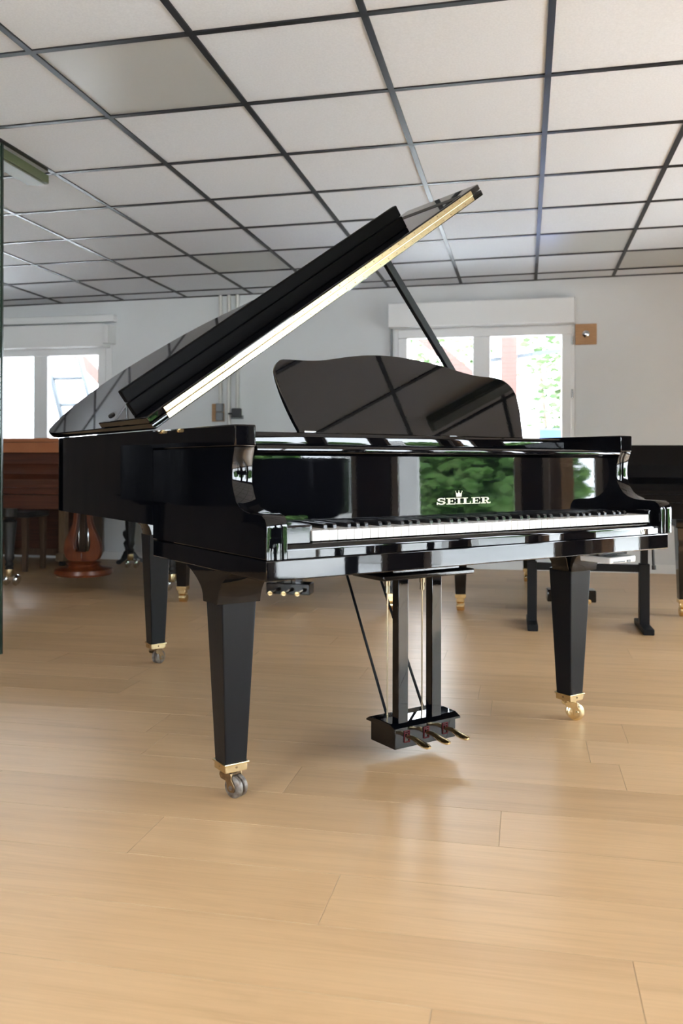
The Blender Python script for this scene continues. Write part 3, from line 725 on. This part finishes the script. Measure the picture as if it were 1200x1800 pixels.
# ------------------------------------------------------------------ the other grand pianos
def closed_grand(name, label, ox, oy, rz, width, length, body, lidm, legm, ferm, caster_m, lyrem, ztop=1.0, zbed=.565, lyre_style='straight', leg_x=(.08, .08), leg_y=.22, leg_style='square', lid_t=.028, pedal_m=None, lyre_x=None, open_front=False):
    t = empty(name, label, 'piano', (ox, oy, 0), rz)
    Wd, Ln = width, length
    s = Ln / 1.915; wx = Wd / 1.444
    out = [(x * wx, y * s) for x, y in rim_pts]; out = cr([(0, .20)] + out + [(Wd, .20)], 3)
    b = new(); strip_wall(b, out, offset(out, .05), zbed + .08, ztop - .03)
    b2 = new(); inn = offset(out, .045); b2.faces.new([b2.verts.new((*p, zbed + .12)) for p in inn]); merge(b, b2)
    obj('rim', b, body, t)
    b = new()
    for x0 in (0, Wd - .055): 
        prism(b, [(y, z * 1.0 + (ztop - .957 - .03) * (z - .651) / .306) for y, z in [(.42, .651), (0, .651), (0, .722), (.009, .744), (.034, .752), (.10, .7555), (.142, .775), (.164, .812), (.1665, .858), (.15, .90), (.15, .957), (.42, .957)]], 'x', x0, x0 + .055, .002)
    box(b, 0, Wd, .0, .45, zbed, .652, .003); obj('arm_frame', b, body, t)
    b = new(); box(b, .057, Wd - .057, .012, .03, .655, .70, .003)
    prism(b, [(.03, .72), (.05, .755), (.14, .79), (.19, .86), (.19, ztop - .032), (.21, ztop - .032), (.21, .70), (.03, .70)], 'x', .057, Wd - .057, .002); obj('fallboard', b, body, t)
    ol = offset(out, -.012); ol = [(ol[0][0], .135)] + ol + [(ol[-1][0], .135)]
    b = new(); prism(b, ol, 'z', ztop - .028, ztop, .003, smooth=True)
    if lid_t > .03: prism(b, [(.12, ztop - .03), (.12, ztop - lid_t), (.15, ztop - lid_t), (.15, ztop - .03)], 'x', 0, Wd, .003); obj('lid', b, lidm, t)
    pos = [(leg_x[0], leg_y), (Wd - leg_x[1], leg_y), (Wd * .38, Ln - .22)]
    for (x, y) in pos:
        top = zbed + .002 if y < .4 else zbed + .10
        b = new()
        if leg_style == 'square':
            frustum(b, (x, y, .10), (.030, .030), (x, y, top - .06), (.045, .045), .003); box(b, x - .055, x + .055, y - .05, y + .09, top - .06, top, .006)
            prism(b, [(y - .05, top - .055), (y - .05, top), (y + .25, top), (y + .16, top - .015), (y + .11, top - .05)], 'x', x - .055, x + .055, .003, smooth=True)
        else:
            lathe(b, [(.03, .12), (.024, .135), (.030, .15), (.022, .17), (.034, .20), (.030, .23), (.036, .30), (.046, .42), (.050, .45), (.035, .47), (.052, .49), (.052, top)], (x, y, 0), 20)
        lg = obj('leg', b, legm, t)
        b = new()
        if leg_style == 'square': box(b, x - .032, x + .032, y - .032, y + .032, .078, .102, .002)
        else: lathe(b, [(.022, .07), (.026, .078), (.024, .12), (.030, .124)], (x, y, 0), 16)
        obj('ferrule', b, ferm, lg)
        b = new()
        if leg_style == 'square':
            box(b, x - .024, x + .024, y - .022, y + .018, .052, .080, .004)
            Rw = Matrix.Translation((x, y + .01, .029)) @ Matrix.Rotation(PI / 2, 4, 'Y')
            lathe(b, [(.02, -.024), (.029, -.02), (.029, .02), (.02, .024)], mtx=Rw)
        else:
            for dx in (-.03, .045):
                Rw = Matrix.Translation((x + dx, y + .02, .040)) @ Matrix.Rotation(PI / 2 + .3, 4, 'Y')
                lathe(b, [(.012, -.012), (.034, -.012), (.040, -.006), (.040, .006), (.034, .012), (.012, .012)], mtx=Rw)
            box(b, x - .03, x + .045, y, y + .03, .035, .07, .006)
        obj('caster', b, caster_m, lg)
    lx = Wd / 2 if lyre_x is None else lyre_x; ly_y = .30
    b = new()
    if lyre_style == 'straight':
        box(b, lx - .14, lx + .14, ly_y, ly_y + .11, .055, .125, .006); box(b, lx - .15, lx + .15, ly_y, ly_y + .13, zbed - .03, zbed, .003)
        for dx in (-.06, .06): box(b, lx + dx - .018, lx + dx + .018, ly_y + .02, ly_y + .07, .12, zbed - .02, .002)
    else:
        for sgn in (-1, 1):
            o_ = [(.062, .56), (.066, .46), (.085, .40), (.120, .33), (.137, .27), (.132, .215), (.100, .175), (.0, .165)]
            i_ = [(.0, .235), (.040, .238), (.058, .26), (.062, .31), (.050, .38), (.036, .46), (.034, .56)]
            pts = [(lx + sgn * x, z + .01) for x, z in cr(o_, 4) + cr(i_, 4)]
            prism(b, pts, 'y', ly_y + .02, ly_y + .065, .004, smooth=True)
        lathe(b, [(.19, .085), (.20, .10), (.195, .125), (.12, .14), (.105, .155), (.12, .17), (.08, .182)], (lx, ly_y + .05, 0), 28)
        box(b, lx - .09, lx + .09, ly_y, ly_y + .1, .55, zbed + .02, .003)
    lyr = obj('pedal_lyre', b, lyrem, t)
    for dx in ((-.085, 0, .085) if lyre_style == 'straight' else (-.10, .02)):
        b = new(); zz = .075 if lyre_style == 'straight' else .085
        box(b, lx + dx - .009, lx + dx + .009, ly_y - .11, ly_y + .02, zz - .005, zz + .005, .003); cyl(b, (lx + dx, ly_y - .10, zz), (lx + dx, ly_y - .075, zz), .014, n=12)
        obj('pedal', b, pedal_m or M['brass'], lyr)
        b = new(); cyl(b, (lx + dx * .6, ly_y + .09, .12), (lx + dx * .6, ly_y + .09, zbed + .01), .004, n=8); obj('pedal_rod', b, pedal_m or M['brass'], lyr)
    return t
closed_grand('grand_piano', 'red brown mahogany grand piano with closed lid and lyre-shaped pedal stand, at the left', -3.72, 5.28, 0, 1.46, 1.62,
    M['mahogany'], M['mahogany_top'], M['black_plastic'], M['brass_pale'], M['chrome'], M['mahogany_lyre'], 1.035, .56, 'harp', (.18, .06), .26, 'turned', .10, M['chrome'], .70)
closed_grand('grand_piano', 'black grand piano mostly hidden behind the open one, its three small brass pedals showing below', -2.16, 4.92, 0, 1.46, 1.75,
    M['satin_soft'], BL, BL, M['brass'], M['brass'], BL, .985, .57, 'straight', (.08, .076), .21)
closed_grand('grand_piano', 'black grand piano with closed lid at the right edge, behind the adjustable bench', -.44, 4.95, .06, 1.46, 1.80,
    M['dull_black'], M['dull_black'], BL, M['brass'], M['brass'], BL, 1.004, .565, 'straight', (.085, .12), .23)
closed_grand('grand_piano', 'black grand piano beside the glazed doors, seen only in reflections', 2.0, .35, 0, 1.30, 1.40,
    M['satin_soft'], BL, BL, M['brass'], M['brass'], BL, 1.0, .57, 'straight')

closed_grand('grand_piano', 'unseen black grand piano at the left, added to darken reflections in the case', -4.35, 2.15, 0, 1.46, 1.50,
    M['matte_black'], M['matte_black'], M['matte_black'], M['brass'], M['brass'], M['matte_black'], 1.0, .57, 'straight')  # added out of view so the case side mirrors black, not floor

# adjustable bench
t = empty('piano_bench', 'black adjustable bench on two T-shaped metal legs, in front of the right grand', 'bench', (.325, 4.80, 0), .02)
b = new(); box(b, -.33, .31, -.17, .17, .455, .50, .015, seg=3); obj('seat', b, M['black_plastic'], t)
b = new(); box(b, -.31, .29, -.15, .15, .43, .455, .004); obj('seat_frame', b, M['black_metal'], t)
for x in (-.286, .286):
    b = new(); box(b, x - .025, x + .025, -.03, .03, .03, .345, .003); box(b, x - .017, x + .017, -.02, .02, .345, .435, .002)
    box(b, x - .027, x + .027, -.17, .17, 0.0, .032, .005); obj('leg', b, M['black_metal'], t)
b = new(); box(b, -.27, .27, -.015, .015, .300, .338, .003); obj('crossbar', b, M['black_metal'], t)
b = new(); cyl(b, (.325, -.03, .44), (.330, -.03, .325), .007, n=10); cyl(b, (.330, -.03, .34), (.331, -.03, .318), .011, n=12); obj('adjusting_lever', b, M['black_plastic'], t)

# far left: bench, upright piano leg, black stand
t = empty('wooden_bench', 'small wooden bench with black seat, under and behind the brown grand', 'bench', (-4.08, 6.42, 0))
b = new(); box(b, -.24, .24, -.16, .16, .43, .475, .01); obj('seat', b, M['black_plastic'], t)
for sx in (-.2, .2):
    for sy in (-.13, .13):
        b = new(); frustum(b, (sx, sy, 0), (.017, .017), (sx, sy, .432), (.024, .024), .003); obj('leg', b, M['oak_dark'], t)
t = empty('upright_piano', 'light wooden upright piano against the back wall, hidden behind the brown grand', 'piano', (-4.42, 6.78, 0))
b = new(); box(b, -.72, .72, .14, .46, .06, 1.02, .006); box(b, -.72, .72, -.10, .14, .60, .70, .005); obj('case', b, M['oak_dark'], t)
b = new(); box(b, -.66, .66, .128, .14, .12, .57, .004); obj('lower_panel', b, M['mahogany'], t)
for sx in (-.66, .60):
    b = new(); box(b, sx - .0, sx + .06, -.09, -.03, .10, .60, .004); obj('leg', b, M['light_wood'], t)
    b = new(); box(b, sx - .005, sx + .065, -.13, .16, .045, .11, .006); cyl(b, (sx + .01, -.08, .022), (sx + .05, -.08, .022), .022, mi=1); obj('toe_block', b, [M['light_wood'], M['black_plastic']], t)
t = empty('pedestal_stand', 'black turned stand on tripod feet against the back wall, left of the rear piano leg', 'stand', (-3.36, 7.05, 0))
b = new(); lathe(b, [(.018, .06), (.032, .09), (.03, .12), (.045, .17), (.028, .20), (.05, .24), (.05, .27), (.026, .29), (.030, .36), (.040, .48), (.045, .53)], n=20); obj('column', b, M['black_plastic'], t)
for k in range(3):
    a = k * 2 * PI / 3 + .3; b = new()
    path = [(.0, .12), (.05, .10), (.09, .045), (.14, .035), (.15, .015), (.13, .0), (.10, .012), (.06, .03), (0, .07)]
    prism(b, cr(path, 2, True), 'y', -.014, .014, .003, mtx=Matrix.Rotation(a, 4, 'Z')); obj('foot', b, M['black_plastic'], t)
b = new(); lathe(b, [(.17, .53), (.18, .54), (.18, .57), (.17, .58)], n=28); obj('round_top', b, M['black_plastic'], t)
